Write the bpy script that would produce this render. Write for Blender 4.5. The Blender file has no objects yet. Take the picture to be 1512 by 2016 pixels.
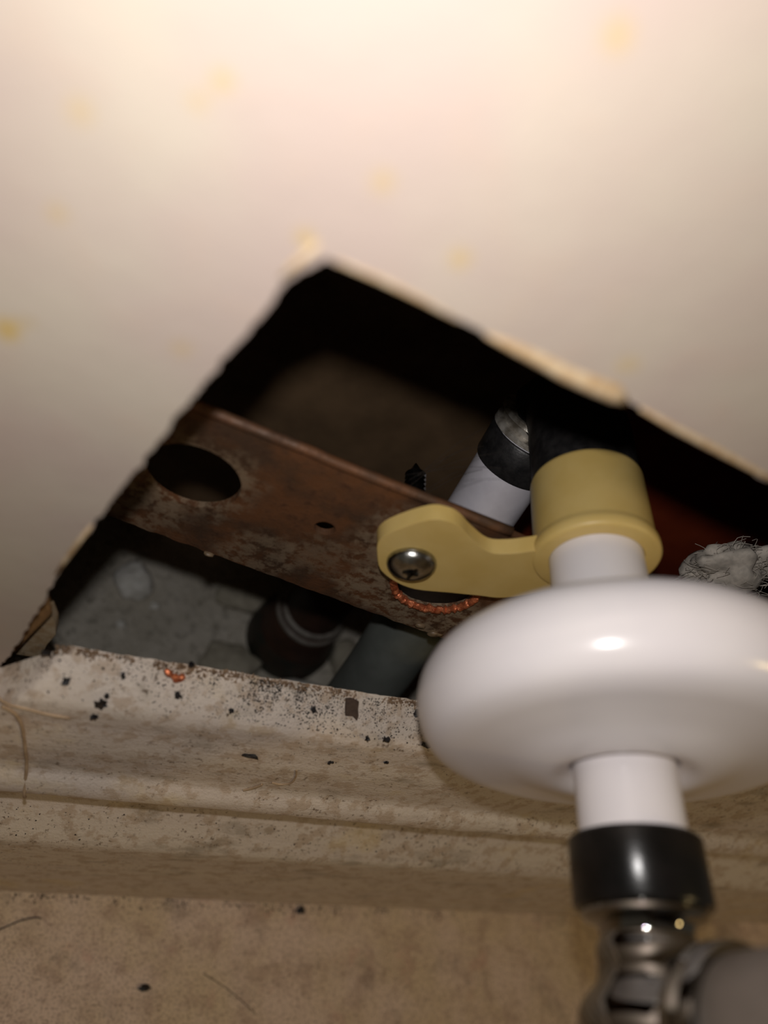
import bpy, bmesh, math, random
from mathutils import Vector, Matrix, noise
random.seed(7)
S = 0.001                      # everything below is written in millimetres
scene = bpy.context.scene
COL = scene.collection

# ------------------------------------------------------------------ camera
RIGHT = Vector((0.90391717, -0.01808089, 0.42732521))
DOWN = Vector((0.23143653, -0.81952356, -0.52423112))
FWD = Vector((0.35968164, 0.57276017, -0.73659684))
CAM = Vector((0.0, 0.0, 257.0))
cam_data = bpy.data.cameras.new('camera')
cam = bpy.data.objects.new('camera', cam_data); COL.objects.link(cam)
m = Matrix((RIGHT, -DOWN, -FWD)).transposed().to_4x4()
m.translation = CAM * S
cam.matrix_world = m
cam_data.sensor_fit = 'HORIZONTAL'; cam_data.sensor_width = 36.0
cam_data.lens = 1450.0 / 1512.0 * 36.0
cam_data.clip_start = 0.002; cam_data.clip_end = 50
cam_data.dof.use_dof = True
cam_data.dof.focus_distance = 0.150
cam_data.dof.aperture_fstop = 13.0
scene.camera = cam

# ------------------------------------------------------------------ light
scene.view_settings.view_transform = 'Standard'
scene.view_settings.look = 'None'
scene.view_settings.gamma = 1.0
scene.view_settings.exposure = 0.0
scene.view_settings.use_curve_mapping = False
world = bpy.data.worlds.new('world'); scene.world = world
world.use_nodes = True
bg = world.node_tree.nodes['Background']
bg.inputs[0].default_value = (1.0, 0.88, 0.69, 1); bg.inputs[1].default_value = 0.075
# the phone's flash, a centimetre above its lens
ld = bpy.data.lights.new('phone_flash', 'AREA'); ld.shape = 'DISK'; ld.size = 0.0035
ld.energy = 0.083; ld.color = (1.0, 0.965, 0.94)
lo = bpy.data.objects.new('phone_flash', ld); COL.objects.link(lo)
lm = m.copy(); lm.translation = (CAM - DOWN * 11.2) * S
lo.matrix_world = lm
# warm lamp of the room to the right
ld = bpy.data.lights.new('room_lamp', 'AREA'); ld.shape = 'DISK'; ld.size = 0.16
ld.energy = 2.4; ld.color = (1.0, 0.72, 0.32)
lo = bpy.data.objects.new('room_lamp', ld); COL.objects.link(lo)
lo.location = (0.95, -0.70, 1.15)
lo.rotation_euler = (Vector((0.1, 0.05, 0.1)) - lo.location).to_track_quat('-Z', 'Y').to_euler()

# ------------------------------------------------------------------ helpers
def lin(v):
    v /= 255.0
    return v / 12.92 if v <= 0.04045 else ((v + 0.055) / 1.055) ** 2.4
def rgb(r, g, b): return (lin(r), lin(g), lin(b), 1.0)

class NT:
    def __init__(s, name):
        s.mat = bpy.data.materials.new(name); s.mat.use_nodes = True
        s.t = s.mat.node_tree; s.b = s.t.nodes['Principled BSDF']
        s.co = s.t.nodes.new('ShaderNodeTexCoord').outputs['Object']
    def link(s, a, b): s.t.links.new(a, b)
    def noise(s, scale, detail=4, rough=.55, stretch=None, dist=0.0):
        n = s.t.nodes.new('ShaderNodeTexNoise'); n.inputs['Scale'].default_value = scale
        n.inputs['Detail'].default_value = detail; n.inputs['Roughness'].default_value = rough
        n.inputs['Distortion'].default_value = dist
        if stretch:
            mp = s.t.nodes.new('ShaderNodeMapping'); mp.inputs['Scale'].default_value = stretch
            s.link(s.co, mp.inputs['Vector']); s.link(mp.outputs[0], n.inputs['Vector'])
        else: s.link(s.co, n.inputs['Vector'])
        return n.outputs['Fac']
    def ramp(s, fac, lo, hi, a=0.0, b=1.0):
        r = s.t.nodes.new('ShaderNodeMapRange'); r.interpolation_type = 'SMOOTHSTEP'
        for i, v in ((1, lo), (2, hi), (3, a), (4, b)): r.inputs[i].default_value = v
        s.link(fac, r.inputs[0]); return r.outputs[0]
    def mix(s, fac, a, b, kind='MIX'):
        n = s.t.nodes.new('ShaderNodeMix'); n.data_type = 'RGBA'; n.blend_type = kind
        for sock, v in ((n.inputs[0], fac), (n.inputs[6], a), (n.inputs[7], b)):
            if isinstance(v, (tuple, float, int)): sock.default_value = v
            else: s.link(v, sock)
        return n.outputs[2]
    def math(s, op, a, b=0.0):
        n = s.t.nodes.new('ShaderNodeMath'); n.operation = op
        for sock, v in ((n.inputs[0], a), (n.inputs[1], b)):
            if isinstance(v, (float, int)): sock.default_value = v
            else: s.link(v, sock)
        return n.outputs[0]
    def dist(s, p, scale=(1, 1, 1), wob=None):
        mp = s.t.nodes.new('ShaderNodeMapping'); mp.vector_type = 'POINT'
        mp.inputs['Location'].default_value = tuple(-a * b * S for a, b in zip(p, scale))
        mp.inputs['Scale'].default_value = scale
        s.link(s.co, mp.inputs['Vector'])
        l = s.t.nodes.new('ShaderNodeVectorMath'); l.operation = 'LENGTH'
        s.link(mp.outputs[0], l.inputs[0]); d = l.outputs['Value']
        if wob is not None: d = s.math('ADD', d, wob)
        return d
    def bump(s, h, strength=.3, dist=.3):
        n = s.t.nodes.new('ShaderNodeBump'); n.inputs['Strength'].default_value = strength
        n.inputs['Distance'].default_value = dist * S
        s.link(h, n.inputs['Height']); s.link(n.outputs[0], s.b.inputs['Normal'])
    def done(s, col, rough=.6, metal=0.0, **kw):
        for sock, v in ((s.b.inputs['Base Color'], col), (s.b.inputs['Roughness'], rough), (s.b.inputs['Metallic'], metal)):
            if isinstance(v, (tuple, float, int)): sock.default_value = v
            else: s.link(v, sock)
        for k, v in kw.items(): s.b.inputs[k].default_value = v
        return s.mat

def simple(name, a, b, scale=300, rough=.6, metal=0.0, bump=.15, **kw):
    n = NT(name); f = n.noise(scale)
    n.bump(n.noise(scale * 4), bump, .2)
    return n.done(n.mix(n.ramp(f, .3, .7), a, b), rough, metal, **kw)

def mesh_obj(name, verts, faces, mat, parent=None, smooth=True, origin=None, sharp=None):
    """verts in world mm; the object sits at `origin` (or at its parent's)"""
    o0 = Vector(parent['_o']) if parent is not None else Vector(origin or (0, 0, 0))
    org = Vector(origin) if origin is not None else o0
    me = bpy.data.meshes.new(name)
    me.from_pydata([tuple((Vector(v) - org) * S) for v in verts], [], faces)
    bm = bmesh.new(); bm.from_mesh(me); bmesh.ops.recalc_face_normals(bm, faces=bm.faces); bm.to_mesh(me); bm.free()
    if smooth:
        me.polygons.foreach_set('use_smooth', [True] * len(me.polygons))
        if sharp: me.set_sharp_from_angle(angle=math.radians(sharp))
    for mm in (mat if isinstance(mat, list) else [mat]): me.materials.append(mm)
    o = bpy.data.objects.new(name, me); COL.objects.link(o)
    if parent is not None:
        o.parent = parent; o.location = (org - o0) * S
    else: o.location = org * S
    o['_o'] = tuple(org)
    return o
def empty(name, loc):
    o = bpy.data.objects.new(name, None); COL.objects.link(o)
    o.location = Vector(loc) * S; o.empty_display_size = .005; o['_o'] = tuple(loc)
    return o
def tag(o, label, cat, group=None):
    o['label'] = label; o['category'] = cat
    if group: o['group'] = group
    return o
def struct(o, label=None):
    o['kind'] = 'structure'
    if label: o['label'] = label
    return o

def frame(axis):
    a = Vector(axis).normalized()
    u = a.cross(Vector((0, 0, 1)))
    if u.length < 1e-3: u = Vector((1, 0, 0))
    u.normalize(); return a, u, a.cross(u)
def lathe(profile, origin, axis, segs=64, closed=False, caps=True):
    a, u, v = frame(axis); o = Vector(origin); V = []; F = []
    n = len(profile)
    for r, t in profile:
        for k in range(segs):
            th = 2 * math.pi * k / segs
            V.append(o + a * t + (u * math.cos(th) + v * math.sin(th)) * r)
    rng = n if closed else n - 1
    for i in range(rng):
        j = (i + 1) % n
        for k in range(segs):
            l = (k + 1) % segs
            F.append((i * segs + k, i * segs + l, j * segs + l, j * segs + k))
    if caps and not closed:
        F.append(tuple(range(segs))[::-1]); F.append(tuple((n - 1) * segs + k for k in range(segs)))
    return V, F
def tube(pts, rad, segs=24, caps=True):
    P = [Vector(p) for p in pts]; V = []; F = []; ref = None
    for i, p in enumerate(P):
        d = (P[min(i + 1, len(P) - 1)] - P[max(i - 1, 0)]).normalized()
        if ref is None: ref = d.orthogonal().normalized()
        ref = (ref - d * ref.dot(d)).normalized(); b = d.cross(ref)
        r = rad[i] if isinstance(rad, (list, tuple)) else rad
        for k in range(segs):
            th = 2 * math.pi * k / segs
            V.append(p + (ref * math.cos(th) + b * math.sin(th)) * r)
    for i in range(len(P) - 1):
        for k in range(segs):
            l = (k + 1) % segs
            F.append((i * segs + k, i * segs + l, (i + 1) * segs + l, (i + 1) * segs + k))
    if caps:
        F.append(tuple(range(segs))[::-1]); F.append(tuple((len(P) - 1) * segs + k for k in range(segs)))
    return V, F
def spline(pts, n=12):
    P = [Vector(p) for p in pts]; out = []
    for i in range(len(P) - 1):
        p0, p1, p2, p3 = P[max(i - 1, 0)], P[i], P[i + 1], P[min(i + 2, len(P) - 1)]
        for k in range(n):
            t = k / n
            out.append(.5 * ((2 * p1) + (p2 - p0) * t + (2 * p0 - 5 * p1 + 4 * p2 - p3) * t * t + (3 * p1 - p0 - 3 * p2 + p3) * t ** 3))
    out.append(P[-1]); return out
def join(*parts):
    V = []; F = []
    for v, f in parts:
        n = len(V); V += v; F += [tuple(i + n for i in q) for q in f]
    return V, F
def box(lo, hi):
    (a, b, c), (d, e, f) = lo, hi
    V = [Vector(p) for p in ((a, b, c), (d, b, c), (d, e, c), (a, e, c), (a, b, f), (d, b, f), (d, e, f), (a, e, f))]
    return V, [(0, 3, 2, 1), (4, 5, 6, 7), (0, 1, 5, 4), (1, 2, 6, 5), (2, 3, 7, 6), (3, 0, 4, 7)]
def rock(c, size, seed, sub=2, amp=.35, flat=False):
    bm = bmesh.new(); bmesh.ops.create_icosphere(bm, subdivisions=sub, radius=1)
    V = []
    off = Vector((seed * 3.7, seed * 1.9, seed * 5.3))
    for v in bm.verts:
        k = 1 + amp * noise.noise(v.co * 1.3 + off) * 1.6 + amp * .5 * noise.noise(v.co * 3.1 + off)
        q = v.co * k
        V.append(Vector(c) + Vector((q.x * size[0], q.y * size[1], q.z * size[2])))
    F = [tuple(v.index for v in f.verts) for f in bm.faces]
    bm.free(); return V, F
def slab_poly(outline, holes, to3, depth):
    """2D outline with holes -> plate; to3(u, v, d) gives the world point, d = 0 front, 1 back"""
    bm = bmesh.new()
    loops = [outline] + holes; edges = []; allv = []
    for L in loops:
        vs = [bm.verts.new((p[0], p[1], 0)) for p in L]; allv.append(vs)
        for i in range(len(vs)): edges.append(bm.edges.new((vs[i], vs[(i + 1) % len(vs)])))
    bmesh.ops.triangle_fill(bm, use_beauty=True, use_dissolve=False, edges=edges)
    bm.verts.index_update()
    pts = [v.co.copy() for v in bm.verts]; n = len(pts)
    F = [tuple(v.index for v in f.verts) for f in bm.faces]
    V = [to3(p.x, p.y, 0) for p in pts] + [to3(p.x, p.y, 1) for p in pts]
    FF = list(F) + [tuple(i + n for i in reversed(f)) for f in F]
    side = []
    for vs in allv:
        for i in range(len(vs)):
            a, b = vs[i].index, vs[(i + 1) % len(vs)].index
            side.append((a, b, b + n, a + n))
    bm.free(); return V, FF, side

# ------------------------------------------------------------------ materials
def mat_wall():
    n = NT('plaster_paint')
    big = n.noise(38, 3, .5); mid = n.noise(160, 5, .6); fine = n.noise(1500, 3)
    col = n.mix(n.ramp(big, .35, .65), rgb(174, 163, 149), rgb(169, 153, 144))
    col = n.mix(n.math('MULTIPLY', n.ramp(mid, .5, .75), .35), col, rgb(176, 156, 141))
    wob = n.math('MULTIPLY', n.math('SUBTRACT', n.noise(420, 3), .5), .0016)
    for (x, z, r, s) in ((-10.2, 204.5, 1.5, 1.0), (-6.9, 226.5, 1.1, .4), (1.3, 232.3, .9, .6), (22.6, 245.2, 1.3, .6), (10.1, 223.6, 1.0, .7),
                         (-7.3, 218, .9, .4), (21.8, 227, 1.2, .5), (.1, 230.4, .8, .4), (13.6, 230.2, 1.2, .4), (-8.8, 206, .9, .3), (42, 223.5, 1.5, .35), (4, 208.5, 1.4, .3)):
        d = n.dist((x, 50, z), wob=wob)
        col = n.mix(n.ramp(d, r * .1 * S, r * 1.3 * S, s, 0.0), col, rgb(178, 152, 94))
    n.bump(n.math('ADD', n.math('MULTIPLY', mid, .8), n.math('MULTIPLY', fine, .3)), .35, .5)
    return n.done(col, .75)
def mat_cut():
    n = NT('cut_board_edge'); f = n.noise(500, 5); n.bump(f, .6, .6)
    return n.done(n.mix(n.ramp(f, .3, .7), rgb(120, 84, 52), rgb(70, 45, 26)), .9)
def mat_base():
    n = NT('baseboard_paint')
    streak = n.noise(70, 5, .6, (.18, 1.6, 1.6)); mot = n.noise(260, 5, .65); grime = n.noise(120, 4, .6, (.5, 1, 1)); fine = n.noise(1600, 3)
    col = n.mix(n.ramp(streak, .35, .65), rgb(216, 201, 188), rgb(222, 208, 192))
    col = n.mix(n.math('MULTIPLY', n.ramp(mot, .5, .6), .75), col, rgb(190, 168, 146))
    col = n.mix(n.math('MULTIPLY', n.ramp(grime, .54, .70), .55), col, rgb(136, 124, 106))
    col = n.mix(n.math('MULTIPLY', n.ramp(n.noise(300, 6, .7), .6, .7), .5), col, rgb(146, 124, 104))
    col = n.mix(n.math('MULTIPLY', n.ramp(n.noise(45, 4, .6), .56, .68), .4), col, rgb(222, 198, 148))
    sp = n.noise(900, 5, .7)
    col = n.mix(n.math('MULTIPLY', n.ramp(sp, .56, .66), n.math('MULTIPLY', n.ramp(n.noise(55, 3), .40, .55), .9)), col, rgb(116, 98, 82))
    n.bump(n.math('ADD', n.math('MULTIPLY', streak, 1.0), n.math('ADD', n.math('MULTIPLY', mot, .5), n.math('MULTIPLY', fine, .3))), .8, .6)
    return n.done(col, .55)
def mat_floor():
    n = NT('floor_stone')
    a = n.noise(26, 4, .6); b = n.noise(110, 6, .7); c = n.noise(600, 5, .7); d = n.noise(45, 6, .7)
    col = n.mix(n.ramp(a, .38, .62), rgb(236, 212, 194), rgb(226, 203, 172))
    col = n.mix(n.math('MULTIPLY', n.ramp(b, .46, .66), .55), col, rgb(176, 146, 130))
    col = n.mix(n.math('MULTIPLY', n.ramp(c, .52, .7), .5), col, rgb(136, 110, 92))
    col = n.mix(n.math('MULTIPLY', n.ramp(d, .52, .70), .45), col, rgb(116, 104, 92))
    col = n.mix(n.math('MULTIPLY', n.ramp(c, .42, .3), .5), col, rgb(232, 212, 186))
    g = n.noise(1500, 5, .75)
    col = n.mix(n.math('MULTIPLY', n.ramp(g, .52, .6), .7), col, rgb(116, 92, 78))
    col = n.mix(n.math('MULTIPLY', n.ramp(n.noise(80, 4, .6), .58, .7), .35), col, rgb(206, 158, 142))
    n.bump(n.math('ADD', b, n.math('MULTIPLY', c, .6)), .5, .6)
    return n.done(col, .6)
def mat_slab():
    n = NT('rough_concrete')
    a = n.noise(60, 5, .6); b = n.noise(220, 6, .7); v = n.t.nodes.new('ShaderNodeTexVoronoi'); v.inputs['Scale'].default_value = 260; n.link(n.co, v.inputs['Vector'])
    col = n.mix(n.ramp(a, .35, .65), rgb(206, 199, 184), rgb(226, 219, 206))
    col = n.mix(n.math('MULTIPLY', n.ramp(b, .5, .72), .8), col, rgb(110, 103, 88))
    col = n.mix(n.math('MULTIPLY', n.ramp(n.noise(480, 5, .7), .58, .68), .8), col, rgb(224, 216, 202))
    n.bump(n.math('ADD', n.math('MULTIPLY', a, 1.5), n.math('ADD', b, n.math('MULTIPLY', n.noise(500, 5, .7), .5))), .8, 1.6)
    return n.done(col, .9)
def mat_strap():
    n = NT('tarnished_copper_steel')
    a = n.noise(90, 5, .6); b = n.noise(420, 6, .7); c = n.noise(1400, 4)
    col = n.mix(n.ramp(a, .35, .65), rgb(112, 74, 48), rgb(78, 58, 44))
    col = n.mix(n.math('MULTIPLY', n.ramp(b, .5, .72), .7), col, rgb(58, 34, 20))
    wob = n.math('MULTIPLY', n.math('SUBTRACT', n.noise(260, 5), .5), .010)
    for (x, y, z, r, s) in ((14, 75, 157, 12.0, .6), (53, 68.5, 160, 12, .75), (66, 67, 142, 11, .9), (54, 68, 145, 10, .8), (30, 73, 142, 8, .5), (40, 71, 148, 7, .4), (8, 76, 143, 8, .5)):
        d = n.dist((x - 60, y - 68.4, z - 136), wob=wob)
        f = n.math('MULTIPLY', n.ramp(d, r * .6 * S, r * 1.15 * S, s * 1.0, 0.0), n.ramp(b, .40, .56))
        col = n.mix(f, col, rgb(150, 130, 106))
    n.bump(n.math('ADD', b, n.math('MULTIPLY', c, .5)), .5, .3)
    return n.done(col, n.ramp(b, .3, .7, .42, .7), .25)

M = {}
M['wall'] = mat_wall(); M['cut'] = mat_cut(); M['base'] = mat_base(); M['floor'] = mat_floor(); M['slab'] = mat_slab(); M['strap'] = mat_strap()
M['panel'] = simple('dark_fibreboard', rgb(140, 112, 82), rgb(116, 92, 66), 60, .85)
M['redwood'] = simple('reddish_wood', rgb(196, 84, 42), rgb(164, 64, 32), 40, .7)
M['stud'] = simple('old_wood', rgb(120, 88, 60), rgb(96, 68, 44), 50, .8)
M['copper'] = simple('bright_copper', rgb(232, 140, 96), rgb(170, 88, 56), 900, .32, .6, .5)
M['yellow'] = simple('cream_yellow_plastic', rgb(214, 186, 118), rgb(206, 176, 104), 120, .42, 0, .04, **{'Subsurface Weight': .12, 'Subsurface Radius': (.002, .0015, .0006)})
M['white'] = simple('white_plastic', rgb(230, 224, 224), rgb(224, 218, 220), 60, .22, 0, .01)
M['pex'] = simple('white_pipe_plastic', rgb(222, 218, 226), rgb(206, 202, 210), 160, .4, 0, .05)
M['black'] = simple('black_rubber', rgb(14, 13, 12), rgb(24, 21, 20), 300, .24, 0, .1, **{'Specular IOR Level': .35})
M['blackmetal'] = simple('black_crimp_metal', rgb(30, 29, 30), rgb(52, 50, 50), 500, .42, .3, .2)
M['chrome'] = simple('chrome', rgb(150, 148, 145), rgb(136, 134, 130), 200, .035, 1.0, .01)
M['steel'] = simple('zinc_screw', rgb(186, 186, 182), rgb(150, 150, 146), 900, .22, 1.0, .2)
M['brass'] = simple('dull_fitting_metal', rgb(222, 216, 206), rgb(140, 130, 116), 400, .3, .6, .3)
M['hose'] = simple('grey_hose_plastic', rgb(112, 102, 94), rgb(96, 88, 80), 150, .5)
M['darkpipe'] = simple('dark_green_sleeve', rgb(38, 42, 36), rgb(58, 44, 34), 160, .6)
M['brownpipe'] = simple('brown_pipe', rgb(72, 46, 32), rgb(56, 36, 26), 200, .6)
M['greysleeve'] = simple('dull_grey_sleeve', rgb(104, 108, 104), rgb(92, 96, 92), 120, .6)
M['ring'] = simple('pale_ring_plastic', rgb(150, 144, 136), rgb(120, 114, 106), 300, .5)
M['stone'] = simple('pale_mortar', rgb(248, 246, 240), rgb(228, 225, 216), 300, .9, 0, .8)
M['stone2'] = simple('grey_mortar', rgb(192, 186, 168), rgb(164, 156, 140), 260, .9, 0, .8)
M['residue'] = simple('glue_residue', rgb(128, 108, 84), rgb(92, 74, 54), 600, .5)
M['flap'] = simple('brown_board_paper', rgb(150, 112, 66), rgb(122, 88, 50), 400, .85, 0, .5)
M['plaster'] = simple('tan_plaster_crumb', rgb(150, 124, 98), rgb(116, 92, 70), 700, .9)
M['crumb'] = simple('charred_crumb', rgb(34, 30, 32), rgb(22, 20, 22), 1200, .4, 0, .6)
M['speck'] = simple('dark_dust', rgb(52, 42, 36), rgb(30, 26, 24), 900, .8)
M['chip'] = simple('brown_chip', rgb(84, 66, 54), rgb(70, 54, 44), 1500, .85, 0, .8)
M['hair'] = simple('tan_fibre', rgb(190, 164, 134), rgb(160, 134, 106), 300, .6)
M['darkhair'] = simple('dark_fibre', rgb(60, 46, 36), rgb(40, 30, 24), 300, .6)
M['wool'] = simple('grey_fibre_wool', rgb(206, 196, 184), rgb(170, 162, 152), 500, .9)
M['paper'] = simple('torn_paper', rgb(190, 170, 140), rgb(164, 134, 96), 500, .85, 0, .4)
M['print'] = simple('pipe_print_ink', rgb(40, 38, 40), rgb(30, 28, 30), 300, .6)

# ------------------------------------------------------------------ the setting
# floor
o = mesh_obj('floor', *box((-700, -900, -12), (1100, 51.5, 0)), M['floor'], smooth=False); struct(o, 'mottled tan stone floor below the baseboard')
o = mesh_obj('floor_cavity', *box((-700, 51.5, -14), (1100, 185, -0.5)), M['slab'], smooth=False); struct(o, 'rough grey concrete slab inside the wall cavity')
# wall board with the cut hole (front face y = 50, 12.5 thick)
hole = [(-9.2, 96), (-7.6, 127.2), (-6.4, 132.1), (-4.2, 146), (-1.8, 163.8), (1.5, 180.4), (6.3, 202.8), (9.0, 213.7), (10.4, 220.0), (12.1, 222.7), (17.6, 222.4),
        (24.8, 221.5), (30.4, 220.8), (36.7, 219.9), (45.2, 219.6), (54.1, 218.0), (68.5, 216.0), (90, 214.2), (120, 212.5), (121, 180), (120, 140), (121, 96)]
def ragged(P, step, amp, sc, seed):
    out = []
    for i in range(len(P)):
        a = Vector(P[i]); b = Vector(P[(i + 1) % len(P)]); n = max(1, int((b - a).length / step))
        d = (b - a).normalized(); nn = Vector((-d.y, d.x))
        for k in range(n):
            p = a.lerp(b, k / n)
            w = noise.noise(Vector((p.x * sc, p.y * sc, seed))) + .6 * noise.noise(Vector((p.x * sc * 3.3, p.y * sc * 3.3, seed + 5)))
            out.append(tuple(p + nn * w * amp))
    return out
hole_r = ragged(hole, .55, .42, .45, 2.0)
outer = [(-700, 0), (1100, 0), (1100, 1300), (-700, 1300)]
def w3(u, v, d): return Vector((u, 50 + 12.5 * d, v))
V, F, side = slab_poly(outer, [hole_r], w3, 1)
wall = mesh_obj('wall_back', V, F + side, [M['wall'], M['cut']], smooth=False)
for p in wall.data.polygons:
    c = p.center / S
    if abs(p.normal.y) < .5 and -30 < c.x < 130 and 60 < c.z < 240: p.material_index = 1
struct(wall, 'off-white painted wall board with yellowish stains and a hole cut in it')
# torn paper lips along the cut
def ribbon(path, width, lift, nm):
    """path of (x, z) along the cut, width/lift per point: a curled strip of paper 0.35 thick"""
    P = [Vector((p[0], p[1])) for p in path]; V = []; F = []
    for i, p in enumerate(P):
        d = (P[min(i + 1, len(P) - 1)] - P[max(i - 1, 0)]).normalized(); nn = Vector((-d.y, d.x))
        w = width[i]; l = lift[i]
        for (a, h) in ((0, l), (.35, l * .75), (.7, l * .3), (1, .02)):
            q = p + nn * w * a
            V.append(Vector((q.x, 50 - h - .05, q.y)))
        for (a, h) in ((1, -.15), (0, max(l - .35, -.2))):
            q = p + nn * w * a
            V.append(Vector((q.x, 50 - h - .0, q.y)))
    m_ = 6
    for i in range(len(P) - 1):
        for k in range(m_):
            l = (k + 1) % m_
            F.append((i * m_ + k, (i + 1) * m_ + k, (i + 1) * m_ + l, i * m_ + l))
    F.append(tuple(range(m_))); F.append(tuple((len(P) - 1) * m_ + k for k in range(m_))[::-1])
    return mesh_obj(nm, V, F, M['paper'], wall)
ribbon([(28, 221), (31, 220.6), (34, 220.2), (37, 219.7), (40, 219.5), (43, 219.4), (45, 219.3)], [.3, .8, 1.1, 1.3, 1.5, 1.7, .6], [.1, .4, .5, .6, .7, .8, .3], 'torn_paper')
ribbon([(9.7, 219.3), (10.3, 221.0), (10.9, 222.4), (11.2, 223.6)], [.3, .5, .5, .3], [.1, .25, .3, .2], 'torn_paper')
ribbon([(-2.2, 162), (-1.4, 166), (-.4, 171), (.6, 176)], [.3, .5, .6, .3], [.1, .25, .3, .1], 'torn_paper')
ribbon([(13, 222.6), (17, 222.4), (21, 222), (25, 221.4)], [.2, .35, .3, .2], [.05, .12, .1, .05], 'torn_paper')
ribbon([(47, 219.2), (52, 218.3), (58, 217.5), (66, 216.4), (74, 215.6)], [.3, .6, .7, .6, .3], [.1, .25, .3, .2, .1], 'torn_paper')
def flap(pts, y, th, mt, nm):
    V = [Vector((a, y, b)) for a, b in pts] + [Vector((a, y + th, b)) for a, b in pts]; k = len(pts)
    F = [tuple(range(k)), tuple(range(k, 2 * k))[::-1]] + [(i, (i + 1) % k, (i + 1) % k + k, i + k) for i in range(k)]
    return mesh_obj(nm, V, F, M[mt], wall, smooth=False)
f_ = flap([(-10.5, 112), (-10.5, 140), (-7.5, 142), (-4.8, 144.5), (-2.9, 148.2), (-1.9, 143.8), (-3.0, 139.5), (-5.0, 131.4), (-7.4, 121), (-8.0, 112)], 53, .8, 'flap', 'board_sliver'); f_['label'] = 'brown sliver of torn board at the lower left of the hole'
f_ = flap([(-6.5, 118), (-4.6, 128.5), (-3.8, 134.6), (-2.2, 137.4), (-1.0, 133), (-.6, 129.2), (-1.6, 124.5), (-2.2, 118)], 56, 2.2, 'paper', 'board_chunk'); f_['label'] = 'beige broken chunk of board behind the sliver'
# cavity: back panel, reddish board, unseen framing added to keep room light out
o = mesh_obj('wall_cavity', *box((-160, 165, -2), (420, 177, 520)), M['panel'], smooth=False); struct(o, 'dark brown fibreboard at the back of the wall cavity')
V, F = box((150, 158, 0), (330, 164.9, 520))
o = mesh_obj('trim_1', V, F, M['redwood'], smooth=False); struct(o, 'reddish brown wood board deep in the cavity right of the yellow bracket')
Vk, Fk = lathe([(5.5, 0), (5.2, .5), (2, .9)], (245, 158.2, 90), (0, -1, 0), 20)
k = mesh_obj('knot', Vk, Fk, simple('wood_knot', rgb(84, 34, 18), rgb(60, 24, 14), 300, .8), o); k['label'] = 'dark round knot in the reddish board'
o = mesh_obj('wall_light_block', *box((-100, 63, -.4), (-62, 164.9, 520)), M['stud'], smooth=False); struct(o, 'unseen wooden stud added to keep room light out of the cavity')
o = mesh_obj('wall_light_block', *box((330.2, 63, -.4), (368, 164.9, 520)), M['stud'], smooth=False); struct(o, 'unseen wooden stud added to keep room light out of the cavity')
o = mesh_obj('trim_2', *box((-61.8, 63, 430), (149.8, 164.9, 468)), M['stud'], smooth=False); struct(o, 'unseen wooden blocking added above the cavity to stop light leaking in')
o = mesh_obj('trim_3', *box((150.2, 63, 430), (330, 157.8, 468)), M['stud'], smooth=False); struct(o, 'unseen wooden blocking added above the cavity to stop light leaking in')

# baseboard
prof = [(49.9, 0.2), (33.6, 0.2), (33.5, 1.0), (33.5, 70.8), (33.8, 72.0), (34.5, 73.4), (39.2, 80.6), (39.8, 81.6), (40.6, 83), (41.2, 90), (40.6, 96.5), (39.0, 99.2), (37.1, 100.0), (36.6, 101.0), (36.5, 102.0), (36.7, 103.5), (37.5, 105.5), (38.7, 106.6), (39.4, 107.4), (39.9, 112), (40.5, 118), (40.8, 120.6), (41.1, 122), (41.9, 126), (42.3, 129.5), (42.6, 131.6), (43.1, 133), (44, 134.2), (47, 137.1), (49.0, 138.8), (49.9, 139.6)]
def prof_y(z):
    for (a, b), (c, d) in zip(prof[3:], prof[4:]):
        if min(b, d) <= z <= max(b, d) and d > b: return a + (c - a) * (z - b) / (d - b)
    return 49.9
PR = []
for (a, b) in zip(prof, prof[1:]):
    L = math.hypot(b[0] - a[0], b[1] - a[1]); n = max(1, int(L / 1.6))
    if L > 30: n = 12
    for k in range(n): PR.append((a[0] + (b[0] - a[0]) * k / n, a[1] + (b[1] - a[1]) * k / n))
PR.append(prof[-1])
xs = []; x = -330.0
while x < 620: xs.append(x); x += .9 if -22 < x < 175 else 12.0
V = []; F = []
for x in xs:
    for j, (y, z) in enumerate(PR):
        dy = .16 * noise.noise(Vector((x * .12, y * .4, z * .35))) + .07 * noise.noise(Vector((x * .6, y, z * .9)))
        dz = .10 * noise.noise(Vector((x * .2, y * .5 + 9, z * .4)))
        if z > 134:                                   # torn paint along the back of the top
            k = (z - 134) / 5.6
            dz += k * k * (.75 * noise.noise(Vector((x * .16, 3, 0))) + .4 * noise.noise(Vector((x * .8, 8, 0))))
            dz += k * .22 * noise.noise(Vector((x * .5, y * .7, 4)))
        if z < 1 or y > 49.8: dy = min(dy, 0)
        zz = max(z + dz, .15)
        if x < 2:                                     # broken-off corner at the left of the hole
            zm = max(126.5, 139.8 - (2 - x) * 1.35 + .5 * noise.noise(Vector((x * .7, 1, 1))))
            if zz > zm: zz = zm - .02 * (zz - zm); dy -= .0
        V.append(Vector((x, y + dy, zz)))
n = len(PR)
for i in range(len(xs) - 1):
    for j in range(n):
        l = (j + 1) % n
        F.append((i * n + j, i * n + l, (i + 1) * n + l, (i + 1) * n + j))
F.append(tuple(range(n))); F.append(tuple((len(xs) - 1) * n + k for k in range(n))[::-1])
base = mesh_obj('baseboard_back', V, F, M['base'], smooth=True, sharp=50); struct(base, 'beige painted moulded baseboard with black crumbs on its top')

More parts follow.
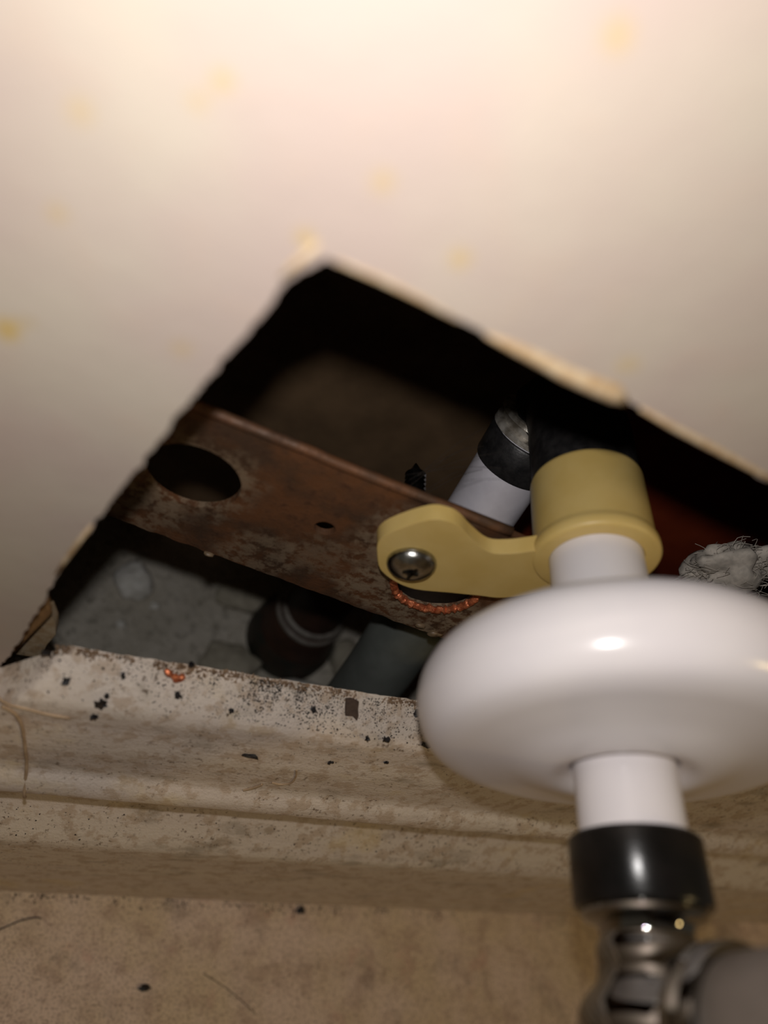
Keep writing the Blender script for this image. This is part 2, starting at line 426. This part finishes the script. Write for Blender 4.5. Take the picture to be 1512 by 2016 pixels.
# ------------------------------------------------------------------ copper strap
KS = -0.14
def sy(x): return 68.4 + KS * (x - 60)
def circ(cx, cz, r, n=40, wob=0, seed=0):
    return [(cx + (r + wob * noise.noise(Vector((math.cos(2 * math.pi * k / n) * 4, math.sin(2 * math.pi * k / n) * 4, seed)))) * math.cos(2 * math.pi * k / n),
             cz + (r + wob * noise.noise(Vector((math.cos(2 * math.pi * k / n) * 4, math.sin(2 * math.pi * k / n) * 4, seed)))) * math.sin(2 * math.pi * k / n)) for k in range(n)]
strap = empty('metal_strap', (60, sy(60), 136)); tag(strap, 'tarnished brown copper strap with punched round holes behind the yellow bracket', 'strap')
top = [(118, 172.2)] + [(79.5 + 12.2 * math.cos(a), 178.5 + 12.2 * math.sin(a)) for a in [math.radians(-31 - 118 * k / 16) for k in range(17)]] + [(60, 172.6), (40, 172.8), (20, 173.2), (12, 173.0), (-16, 173.0)]
bot = [(-16, 137.6)] + [(x, 137.4 - (x - 8) * .045 + .5 * noise.noise(Vector((x * .35, 1, 2)))) for x in [i * 1.5 for i in range(-4, 79)]]
outl = bot + top
def s3(u, v, d): return Vector((u, sy(u) + 1.3 * d, v))
V, F, side = slab_poly(outl, [circ(13.9, 157.0, 8.0), circ(37.6, 156.3, 1.9, 20), circ(62.3, 151.0, 8.0, 48, .25, 3)], s3, 1)
plate = mesh_obj('strap_plate', V, F + side, M['strap'], strap, smooth=False)
# rolled top edge
V, F = tube([(x, sy(x) + .5, 172.7 + .3 * (1 if x < 30 else 0)) for x in range(-16, 67, 3)], .95, 10)
e = mesh_obj('rolled_edge', V, F, M['strap'], strap)
V = []; F = []
burr = []
for k in range(73):
    th = math.radians(175 + 200 * k / 72)
    r = 7.95 + .3 * noise.noise(Vector((k * .35, 2, 1)))
    x = 62.3 + r * math.cos(th); burr.append(Vector((x, sy(x) - .15 - .25 * noise.noise(Vector((k * .5, 7, 7))), 151 + r * math.sin(th))))
V, F = tube(burr, [max(.3, .75 + .5 * noise.noise(Vector((k * .6, 4, 2)))) for k in range(73)], 9)
b = mesh_obj('copper_burr', V, F, M['copper'], strap, sharp=30); b['label'] = 'bright ragged copper rim of the drilled hole'
for k, (x, z, sx, sz) in enumerate(((70.5, 135.2, 1.6, 1.0), (66.5, 136.6, 1.2, .7), (47.0, 166, .9, 1.2), (22, 136.6, 1.1, .5))):
    V, F = rock((x, sy(x) - .1, z), (sx, .6, sz), k + 20, 2, .3)
    r = mesh_obj('residue_lump', V, F, M['residue'], strap)

# ------------------------------------------------------------------ yellow bracket
AX = Vector((-.0864, -.99626, 0)).normalized(); P0 = Vector((77.0, 62.9, 178.5))
br = empty('pipe_bracket', tuple(P0)); tag(br, 'cream-yellow plastic pipe bracket with a screwed ear on the copper strap', 'bracket')
RI = 7.7
pf = [(RI, -15.6), (9.3, -15.6), (9.7, -15.2), (9.8, -14.6), (9.95, -2.6), (10.15, -1.8), (10.35, -1.4), (10.45, -.9), (10.45, .2), (10.2, .6), (9.8, .75), (RI, .75), (RI, -8)]
V, F = lathe(pf, P0, AX, 72, closed=True)
mesh_obj('collar', V, F, M['yellow'], br, sharp=45)
# ear: outline in (x, z) on the plane across the pipe axis
ear = [(46.2, 162.2), (44.9, 165.7), (45.9, 170.6), (49.3, 176.0), (52.2, 177.1), (54.6, 176.6), (57.6, 174.8), (62.0, 173.0), (65.2, 174.4), (67.6, 176.6), (69.4, 178.4), (70.4, 178.4), (70.9, 177.0), (71.6, 174.4),
       (74.4, 171.2), (77.8, 170.2), (80.0, 169.6), (80.5, 167.2), (76.6, 166.9), (75.4, 166.6), (71.4, 161.0), (67.5, 159.2), (62.9, 157.5), (56.9, 155.3), (52.4, 155.9), (48.6, 158.2)]
ear_s = [(p.x, p.y) for p in spline([(a, b, 0) for a, b in ear + ear[:1]], 4)[:-1]]
def e_y(x): return P0.y - AX.x / AX.y * (x - P0.x)
EY = [(0.0, -.55), (1.0, 2.05)]
def e3(u, v, d): return Vector((u, e_y(u) - .5 + 2.9 * d, v))
ear_s = [(a - 1.1 * min(1, max(0, (74 - a) / 6)), b - .5 - 1.0 * min(1, max(0, (b - 166) / 5)) * min(1, max(0, (72 - a) / 4))) for a, b in ear_s]
V, F, side = slab_poly(ear_s, [], e3, 1)
eo = mesh_obj('mounting_ear', V, F + side, M['yellow'], br, smooth=True, sharp=40)
bv = eo.modifiers.new('bevel', 'BEVEL'); bv.width = .85 * S; bv.segments = 4; bv.limit_method = 'ANGLE'; bv.angle_limit = math.radians(60)
# screw
sc0 = Vector((51.2, e_y(51.2) - .5, 162.4))
scr = mesh_obj('screw', *lathe([(4.25, 0), (4.3, .45), (4.1, 1.0), (3.5, 1.7), (2.5, 2.25), (1.6, 2.45), (.9, 2.3), (.3, 1.7)], sc0, AX, 40), M['steel'], br); scr['label'] = 'shiny zinc pan-head screw'
rec = join(box((sc0.x - 1.7, sc0.y - 2.5, sc0.z - .28), (sc0.x + 1.7, sc0.y - 1.6, sc0.z + .28)), box((sc0.x - .28, sc0.y - 2.5, sc0.z - 1.7), (sc0.x + .28, sc0.y - 1.6, sc0.z + 1.7)))
mesh_obj('cross_recess', *rec, simple('recess_dark_metal', rgb(70, 70, 68), rgb(50, 50, 48), 600, .4, 1.0), scr, smooth=False)
shank = [(1.9, 2)]
for k in range(18): shank += [(2.0, -2.2 - k * 1.0), (1.35, -2.7 - k * 1.0)]
shank += [(.2, -22.0)]
mesh_obj('screw_shank', *lathe(shank, sc0, AX, 18), M['steel'], scr)

# ------------------------------------------------------------------ supply line: stub, elbow, crimp ring, riser
sup = empty('water_pipe', (80, 74, 0)); tag(sup, 'white plastic water pipe rising in the cavity and stubbing out through the yellow bracket', 'pipe')
def ax(t): return P0 + AX * t
V, F = lathe([(7.6, -14.5), (7.6, 24), (7.0, 27), (6.85, 36), (6.85, 47)], P0, AX, 56)
mesh_obj('stub_tube', V, F, M['white'], sup, sharp=40)
# elbow body: from the stub's back end, bending down onto the riser
e0 = ax(-15.0); e1 = ax(-31); RT = Vector((79.4, 101.0, 166.2)); RD = Vector((0.0, -.284, -.959)).normalized()
bend = spline([e0, ax(-26), e1 + Vector((0, 0, -.6)), Vector((81.0, 100.8, 174.0)), RT - RD * 2.5], 8)
V, F = tube(bend, [9.4] * 9 + [9.4 - .06 * k for k in range(len(bend) - 9)], 32)
el = mesh_obj('elbow', V, F, M['blackmetal'], sup); el['label'] = 'black elbow fitting'
V, F = lathe([(7.3, -4), (8.4, -3.6), (8.7, -2.6), (7.6, -2.0), (7.5, -.6), (8.6, -.2), (8.7, .8), (7.4, 1.2), (7.2, 2.5)], RT, RD, 40)
mesh_obj('fitting_barb', V, F, M['brass'], sup, sharp=40)['label'] = 'dull metal barb of the elbow'
V, F = lathe([(7.7, 1.4), (8.3, 1.5), (8.5, 1.8), (8.5, 8.6), (8.3, 9.2), (7.7, 9.2)], RT, RD, 48)
mesh_obj('crimp_ring', V, F, M['blackmetal'], sup, sharp=40)['label'] = 'black crimp ring around the white riser'
riser = spline([RT + RD * 1.0, RT + RD * 30, RT + RD * 60, RT + RD * 80, (80, 74.5, 62), (80, 73.5, 40), (80, 73.5, 0)], 8)
V, F = tube(riser, 7.8, 40)
ri = mesh_obj('riser_tube', V, F, M['pex'], sup)
gs = mesh_obj('grey_sleeve', *tube(spline([RT + RD * 50, RT + RD * 60, RT + RD * 80, (80, 74.5, 62), (80, 73.7, 40), (80, 73.5, 4)], 8), 8.9, 40), M['greysleeve'], sup); gs['label'] = 'dull grey-green sleeve on the lower riser'
# printed mark on the riser
mc = RT + RD * 26.5
a_, u_, v_ = frame(RD)
view = (CAM - mc).normalized(); view = (view - a_ * view.dot(a_)).normalized(); sidev = a_.cross(view)
V = []; F = []
for k in range(7):
    th = (k - 3) * .07; c0 = mc + (view * math.cos(th) + sidev * math.sin(th)) * 7.86 + a_ * (.5 * math.sin(k * 1.1))
    V += [c0 - a_ * .25, c0 + a_ * .25]
for k in range(6): F.append((2 * k, 2 * k + 1, 2 * k + 3, 2 * k + 2))
mesh_obj('print_mark', V, F, M['print'], ri)

# ------------------------------------------------------------------ escutcheon (white thick disc on the stub)
ep = [(7.7, 24), (7.7, 16), (10, 15.4), (20, 14.8), (24, 15.4), (26.6, 17.0), (28.1, 19.4), (28.6, 22.0), (28.4, 24.2), (27.6, 26.6), (26.0, 28.4), (23.4, 29.4), (20, 29.9), (16, 30.6), (12.5, 31.6), (10.4, 32.0), (9.0, 31.8), (7.9, 31.2), (7.15, 30.4), (7.1, 27), (7.65, 25)]
ep_s = [(p.x, p.y) for p in spline([(a, b, 0) for a, b in ep], 4)]
V, F = lathe([(a * 1.0, b + 3.8) for a, b in ep_s], P0, AX, 96, closed=True)
es = mesh_obj('escutcheon', V, F, M['white'], origin=tuple(ax(27) + Vector((0, 0, -28)))); tag(es, 'glossy white round pipe escutcheon slid out in front of the wall hole', 'escutcheon')

# ------------------------------------------------------------------ angle stop valve
va = empty('angle_stop_valve', tuple(ax(60))); tag(va, 'chrome angle stop valve with black collar on the white stub pipe', 'valve')
V, F = lathe([(6.9, 43.9), (8.0, 43.8), (8.35, 44.2), (8.45, 51.6), (8.2, 52.0), (6.6, 52.0)], P0, AX, 64)
mesh_obj('collar_nut', V, F, M['black'], va, sharp=40)['label'] = 'black collar nut'
V, F = lathe([(7.5, 51.8), (7.6, 52.8), (7.2, 53.3), (6.0, 53.7), (5.6, 54.4), (5.6, 55.2), (6.0, 55.8), (6.2, 56.6), (6.25, 58.0), (6.3, 59.2), (6.7, 60.0), (8.2, 61.4), (8.9, 62.6), (9.2, 64.5), (9.4, 72), (9.0, 76), (7.6, 77.5), (4, 78)], P0, AX, 64)
mesh_obj('body', V, F, M['chrome'], va, sharp=40)
oc = ax(65.0)
V, F = lathe([(6.0, 0), (6.0, 7.0), (7.2, 7.6), (7.4, 8.4), (7.4, 9.6)], oc, (0, 0, 1), 48)
mesh_obj('outlet', V, F, M['chrome'], va, sharp=40)
V, F = lathe([(7.0, 9.7), (8.6, 9.8), (8.9, 10.2), (8.9, 11.0), (8.3, 11.5), (8.3, 12.0), (8.9, 12.4), (8.9, 13.2), (8.5, 13.7), (6.4, 13.8)], oc, (0, 0, 1), 48)
mesh_obj('outlet_ring', V, F, M['chrome'], va, sharp=40)
V, F = lathe([(3.2, 77.5), (3.2, 88), (9.5, 88.5), (10.5, 89.5), (10.8, 97), (9.8, 99), (3, 99.5)], P0, AX, 48)
mesh_obj('handle', V, F, M['chrome'], va, sharp=40)
hs = tube(spline([oc + Vector((0, 0, 13.9)), oc + Vector((0, -.5, 30)), oc + Vector((6, -6, 90)), oc + Vector((40, -30, 200)), oc + Vector((80, -20, 330))], 10), 7.7, 32)
ho = mesh_obj('supply_hose', *hs, M['hose'], origin=tuple(oc + Vector((0, 0, 13.9)))); tag(ho, 'grey supply hose leaving the outlet of the chrome valve', 'hose')

# ------------------------------------------------------------------ things on the slab
sl = empty('sleeved_pipe', (82, 126, -.5)); tag(sl, 'dark pipe with green-black sleeve and pale rings standing on the slab', 'pipe')
sb = Vector((82, 126, -.5)); up = (0.02, .02, 1)
mesh_obj('sleeve', *lathe([(17.0, 0), (17.2, 6), (16.6, 9), (15.4, 12)], sb, up, 48), M['darkpipe'], sl, sharp=40)
mesh_obj('pipe_body', *lathe([(15.2, 10), (14.6, 14), (13.2, 24), (12.4, 26), (11.0, 26.5), (10.6, 44), (10.2, 46)], sb, up, 48), M['brownpipe'], sl, sharp=40)
for z0, r0 in ((24.0, 13.2), (27.2, 12.2)):
    mesh_obj('ring', *lathe([(r0 - 1.6, z0), (r0, z0 + .2), (r0 + .15, z0 + 1.0), (r0 - .2, z0 + 1.8), (r0 - 1.6, z0 + 2.0)], sb, up, 48), M['ring'], sl, sharp=60)
stones = [((21, 136, 4.2), (6.2, 7.0, 4.6), 'stone', 'pale mortar lump on the slab, the brightest, in the cavity\'s left corner', 1),
          ((60, 111.5, 2.6), (10.5, 8.0, 3.4), 'stone2', 'flat yellowish mortar patch left of the dark sleeved pipe', 2),
          ((64, 139, 3.6), (12, 6.5, 5.0), 'stone2', 'long grey mortar lump behind the dark sleeved pipe', 3),
          ((86, 104.5, 2.6), (9.0, 4.4, 3.4), 'stone', 'pale mortar lump in front of the dark sleeved pipe', 4),
          ((103.5, 119, 5.2), (5.2, 8.5, 6.2), 'stone2', 'grey mortar wedge between the sleeved pipe and the white riser', 5),
          ((19, 120, 1.0), (1.6, 1.5, 1.4), 'stone', 'tiny pale pebble on the slab below the brightest mortar lump', 6),
          ((29.5, 129.5, 1.0), (1.8, 1.5, 1.4), 'stone', 'tiny pale pebble right of the brightest mortar lump', 7)]
for c, s_, mt, lb, sd in stones:
    V, F = rock(c, s_, sd, 3, .3)
    V = [Vector((v.x, v.y, max(v.z, -.4))) for v in V]
    o = mesh_obj('mortar_lump', V, F, M[mt], origin=(c[0], c[1], -.4)); tag(o, lb, 'rubble', 'mortar lumps on the slab')
# rough skin of grit on the slab
V = []; F = []
for k in range(900):
    x = random.uniform(-5, 125); y = random.uniform(92, 155); r = random.uniform(.25, .9)
    b0 = len(V); p = Vector((x, y, -.5))
    a0 = random.random() * 6.28
    for q in range(4): V.append(p + Vector((math.cos(a0 + q * 1.57) * r * random.uniform(.7, 1.3), math.sin(a0 + q * 1.57) * r * random.uniform(.7, 1.3), 0)))
    V.append(p + Vector((random.uniform(-.3, .3) * r, random.uniform(-.3, .3) * r, r * random.uniform(.5, 1.0))))
    for q in range(4): F.append((b0 + q, b0 + (q + 1) % 4, b0 + 4))
    F.append((b0 + 3, b0 + 2, b0 + 1, b0))
o = mesh_obj('concrete_grit', V, F, M['slab'], smooth=False, origin=(60, 120, -.5)); tag(o, 'loose grey grit scattered over the slab in the cavity', 'grit'); o['kind'] = 'stuff'

# fibre tuft at the right
tf = empty('insulation_tuft', (118, 74, 168)); tag(tf, 'pale grey tuft of fibrous insulation behind the escutcheon at the right', 'insulation')
V, F = rock((122, 76, 168), (8, 5, 9), 31, 4, .45)
mesh_obj('wool_core', V, F, M['wool'], tf)
parts = []
for k in range(420):
    d = Vector((random.gauss(0, 1), random.gauss(0, .6), random.gauss(0, 1))).normalized()
    p = Vector((122, 75, 168)) + Vector((d.x * 8, d.y * 5, d.z * 9)) * random.uniform(.7, 1.0)
    q = p + d * random.uniform(.3, 1.8) + Vector((random.uniform(-1.5, 1.5),) * 1 + (random.uniform(-1, 1), random.uniform(-1.5, 1.5)))
    r_ = q + Vector((random.uniform(-2, 2), random.uniform(-1, 1), random.uniform(-2, 2)))
    parts.append(tube(spline([p, q, r_], 3), .06, 4, False))
o = mesh_obj('wool_fibres', *join(*parts), M['wool'], tf); o['kind'] = 'stuff'
# cobweb with dust behind the strap
parts = []
for k in range(7):
    p = Vector((50 + random.uniform(-3, 3), 77, 167 + random.uniform(-3, 4))); q = p + Vector((random.uniform(6, 16), random.uniform(0, 8), random.uniform(2, 9)))
    parts.append(tube(spline([p, (p + q) / 2 + Vector((0, 0, random.uniform(1, 4))), q], 6), .03, 4, False))
o = mesh_obj('cobweb', *join(*parts), M['speck'], origin=(52, 77, 165)); tag(o, 'thin cobweb threads above the strap beside the yellow ear', 'cobweb')

# ------------------------------------------------------------------ debris on the baseboard
FN = Vector((0, -.612, .791))          # normal of the top bevel
crumbs = [((8.7, 42.0, 133.6), (1.0, .6, 1.5), 'black crumb, the largest on the left end of the baseboard'),
          ((8.3, 41.2, 130.6), (.6, .5, .6), 'small black crumb just under the largest crumb at the left'),
          ((36.8, 39.6, 123.4), (1.3, .5, .6), 'long black flake on the baseboard\'s middle moulding line'),
          ((68.0, 42.8, 134.2), (.9, .7, .8), 'shiny black crumb at the left edge of the white escutcheon'),
          ((59.1, 43.5, 134.8), (.6, .5, .9), 'upright black crumb left of the escutcheon below the brown chip'),
          ((62.8, 40.4, 126.9), (.5, .5, .5), 'black crumb on the lower step left of the escutcheon'),
          ((-1.3, 48.6, 138.9), (.6, .5, .6), 'black crumb at the far left corner of the hole'),
          ((21.0, 49.8, 140.0), (.45, .5, .8), 'upright black crumb on the rear edge of the baseboard'),
          ((2.6, 45.5, 136.4), (.6, .5, .4), 'black crumb near the left end of the baseboard top'),
          ((20.1, 45.6, 136.5), (.5, .5, .4), 'black crumb below the copper shaving'),
          ((9.1, 44.3, 135.5), (.45, .4, .5), 'black crumb above the largest crumb at the left'),
          ((64.0, 48.0, 138.4), (.7, .6, .5), 'black crumb at the rear edge beside the escutcheon'),
          ((43.6, 46.4, 137.1), (.45, .4, .4), 'black crumb amid the fine specks at mid baseboard'),
          ((29.5, 44.5, 135.6), (.4, .4, .4), 'black crumb at the front left of the fine specks'),
          ((55.3, 43.3, 134.7), (.4, .4, .5), 'small black crumb left of the upright crumb near the escutcheon'),
          ((52.4, 39.6, 124.3), (.4, .35, .35), 'tiny black crumb on the lower step at mid baseboard'),
          ((10.8, 47.1, 137.7), (.4, .4, .7), 'thin black crumb left of the copper shaving')]
for k, (c, s_, lb) in enumerate(crumbs):
    if c[2] < 134.5: c = (c[0], prof_y(c[2]) - .1, c[2])
    V, F = rock(c, s_, 40 + k, 2, .85)
    o = mesh_obj('crumb', V, F, M['crumb'], origin=(c[0], c[1], c[2] - s_[2] * .7), sharp=35); tag(o, lb, 'crumb', 'black crumbs on the baseboard')
# crumb on the floor
V, F = rock((45.6, 10.4, .45), (1.6, .8, .6), 77, 2, .6); o = mesh_obj('crumb', V, F, M['crumb'], origin=(45.6, 10.4, 0), sharp=35); tag(o, 'dark crumb lying on the stone floor', 'crumb')
V, F = rock((92, 31.6, .5), (1.3, 1.0, .7), 78, 2, .5); o = mesh_obj('crumb', V, F, M['crumb'], origin=(92, 31.6, 0), sharp=35); tag(o, 'black crumb on the floor against the baseboard foot', 'crumb')
# copper shaving: a little curl
cs = Vector((18.8, 48.0, 138.9))
pts = [cs + Vector((-1.9, .3, 1.1)), cs + Vector((-.9, -.2, .7)), cs + Vector((0, -.3, .2)), cs + Vector((.9, -.2, .4)), cs + Vector((1.3, .1, -.2)), cs + Vector((.7, -.5, -.6)), cs + Vector((.1, -.4, -.3)), cs + Vector((.5, -.2, .1))]
V, F = tube(spline(pts, 5), [.2 + .25 * abs(math.sin(i * .5)) + .12 for i in range(36)], 7)
o = mesh_obj('copper_shaving', V, F, M['copper'], origin=tuple(cs - Vector((0, 0, .8))), sharp=25); tag(o, 'orange copper shaving on the rear edge of the baseboard', 'shaving')
# brown chip, flat on the bevel
u1 = Vector((1, 0, 0)); u2 = Vector((0, .791, .612)); c0 = Vector((50.9, 47.2, 137.75))
ch = [(-1.6, 1.7), (-.6, 1.9), (.9, 1.5), (1.1, .2), (1.5, -1.0), (1.4, -1.9), (.4, -1.2), (-.9, -1.3), (-1.3, 0)]
V = [c0 + u1 * a + u2 * b + FN * .28 for a, b in ch] + [c0 + u1 * a * 1.05 + u2 * b * 1.05 - FN * .15 for a, b in ch]; nn = len(ch)
F = [tuple(range(nn)), tuple(range(nn, 2 * nn))[::-1]] + [(i, (i + 1) % nn, (i + 1) % nn + nn, i + nn) for i in range(nn)]
o = mesh_obj('brown_chip', V, F, M['chip'], smooth=False, origin=tuple(c0 - FN * .15)); tag(o, 'flat brown chip on the baseboard below the strap\'s end', 'chip')
# fine specks
V = []; F = []
def speck(p, r, nrm):
    a, u, v = frame(nrm); b0 = len(V); th = random.random() * 6.28
    for q in range(3):
        V.append(p + (u * math.cos(th + q * 2.094) + v * math.sin(th + q * 2.094)) * r * random.uniform(.7, 1.6) - a * .08)
    V.append(p + a * r * random.uniform(.5, 1.1))
    F.extend([(b0, b0 + 1, b0 + 3), (b0 + 1, b0 + 2, b0 + 3), (b0 + 2, b0, b0 + 3), (b0 + 2, b0 + 1, b0)])
for k in range(3600):
    x = random.gauss(42, 13) if random.random() < .8 else random.uniform(-5, 72)
    s_ = min(1, abs(random.gauss(0, .42))) if random.random() < .75 else random.random()
    z = 139.2 - 5.4 * s_; y = prof_y(z)
    if x > 72 or x < -6: continue
    speck(Vector((x, y, z)) + FN * .03, random.choice((.08, .1, .12, .16)) * random.uniform(.7, 1.5), FN)
for k in range(160):
    x = random.uniform(-4, 100); z = random.uniform(124, 133); y = prof_y(z)
    speck(Vector((x, y, z)), random.uniform(.07, .18), Vector((0, -.9, .4)))
for k in range(140):
    x = random.uniform(-4, 110); t = random.random()
    speck(Vector((x, 34.5 + 4.7 * t, 73.4 + 7.2 * t)), random.uniform(.1, .3), Vector((0, -.84, .54)))
for k in range(420):
    x = random.uniform(-4, 150); d_ = abs(random.gauss(0, 1.4))
    if noise.noise(Vector((x * .09, 0, 5))) < -.05 and random.random() < .75: continue
    speck(Vector((x, 33.2 - d_, .04)), random.uniform(.12, .42), Vector((0, 0, 1)))
o = mesh_obj('fine_specks', V, F, M['speck'], smooth=False, origin=(42, 46, 137)); tag(o, 'fine dark dust specks strewn over the top of the baseboard', 'dust'); o['kind'] = 'stuff'
V = []; F = []
for k in range(1100):
    x = random.uniform(0, 72); s_ = abs(random.gauss(0, .09)); z = 139.5 - 5.2 * min(s_, .6); y = prof_y(z)
    dz = .75 * noise.noise(Vector((x * .16, 3, 0))) + .4 * noise.noise(Vector((x * .8, 8, 0)))
    if noise.noise(Vector((x * .12, 2, 9))) < -.15: continue
    speck(Vector((x, y, z + dz * (1 - s_))), random.uniform(.12, .42), FN)
o = mesh_obj('plaster_crumbs', V, F, M['plaster'], smooth=False, origin=(36, 49, 139)); tag(o, 'tan plaster crumbs along the rear edge of the baseboard top', 'crumbs'); o['kind'] = 'stuff'
# a few pale chips of glitter-like metal
for (c, lb) in (((29.0, 44.0, 135.3), 'tiny bright metal fleck on the baseboard amid the fine specks'), ((9.6, 49.2, 139.6), 'tiny bright metal fleck at the baseboard\'s rear edge on the left')):
    V, F = rock(c, (.28, .28, .28), 90 + int(c[0]), 1, .4); o = mesh_obj('metal_fleck', V, F, M['steel'], smooth=False, origin=(c[0], c[1], c[2] - .25)); tag(o, lb, 'fleck', 'metal flecks')
# hairs and fibres
def hair(name, pts, r, mt, lb):
    pts = [(p[0], prof_y(p[2]) - r * .6, p[2]) if p[2] > 101 else ((p[0], 36.4, p[2]) if p[2] > 90 else p) for p in pts]
    o = mesh_obj(name, *tube(spline(pts, 8), r, 6), M[mt], origin=tuple(pts[0])); tag(o, lb, 'fibre')
hair('fibre_strand', [(-9, 43.6, 135.4), (-5.8, 41.6, 132.0), (-1.2, 41.0, 130.2), (1.8, 41.0, 129.4), (4.6, 41.0, 129.2)], .22, 'hair', 'pale fibre strand running along the left end of the baseboard')
hair('fibre_strand', [(-5.6, 41.2, 130.5), (-3.4, 40.4, 128.2), (-2.0, 39.6, 124.0), (-.6, 39.1, 115.0), (.1, 38.9, 109.0), (.9, 38.0, 102.0), (1.2, 37.0, 99.0)], .32, 'hair', 'thick pale fibre hanging down the left end of the baseboard')
hair('fibre_strand', [(1.0, 23.4, .25), (4.0, 24.1, .3), (9.0, 26.4, .35), (12.5, 27.2, .25), (14, 27.0, .25)], .18, 'darkhair', 'dark hair on the floor at the lower left')
hair('fibre_strand', [(44.6, 39.2, 112.6), (46.6, 39.1, 112.2), (48.2, 39.2, 113.6), (48.0, 39.3, 117.0), (47.0, 39.4, 120.0)], .2, 'hair', 'curled pale fibre at the middle of the baseboard')
hair('fibre_strand', [(40.4, 39.0, 107.4), (41.6, 38.9, 108.8), (42.6, 39.0, 110.4), (43.0, 39.1, 111.4)], .26, 'hair', 'short pale fibre left of the curled one on the baseboard')
hair('fibre_strand', [(62, 14, .2), (70, 10, .25), (79, 4, .2)], .1, 'darkhair', 'thin dark hair on the floor at the bottom middle')
for o in bpy.data.objects:
    if '_o' in o: del o['_o']
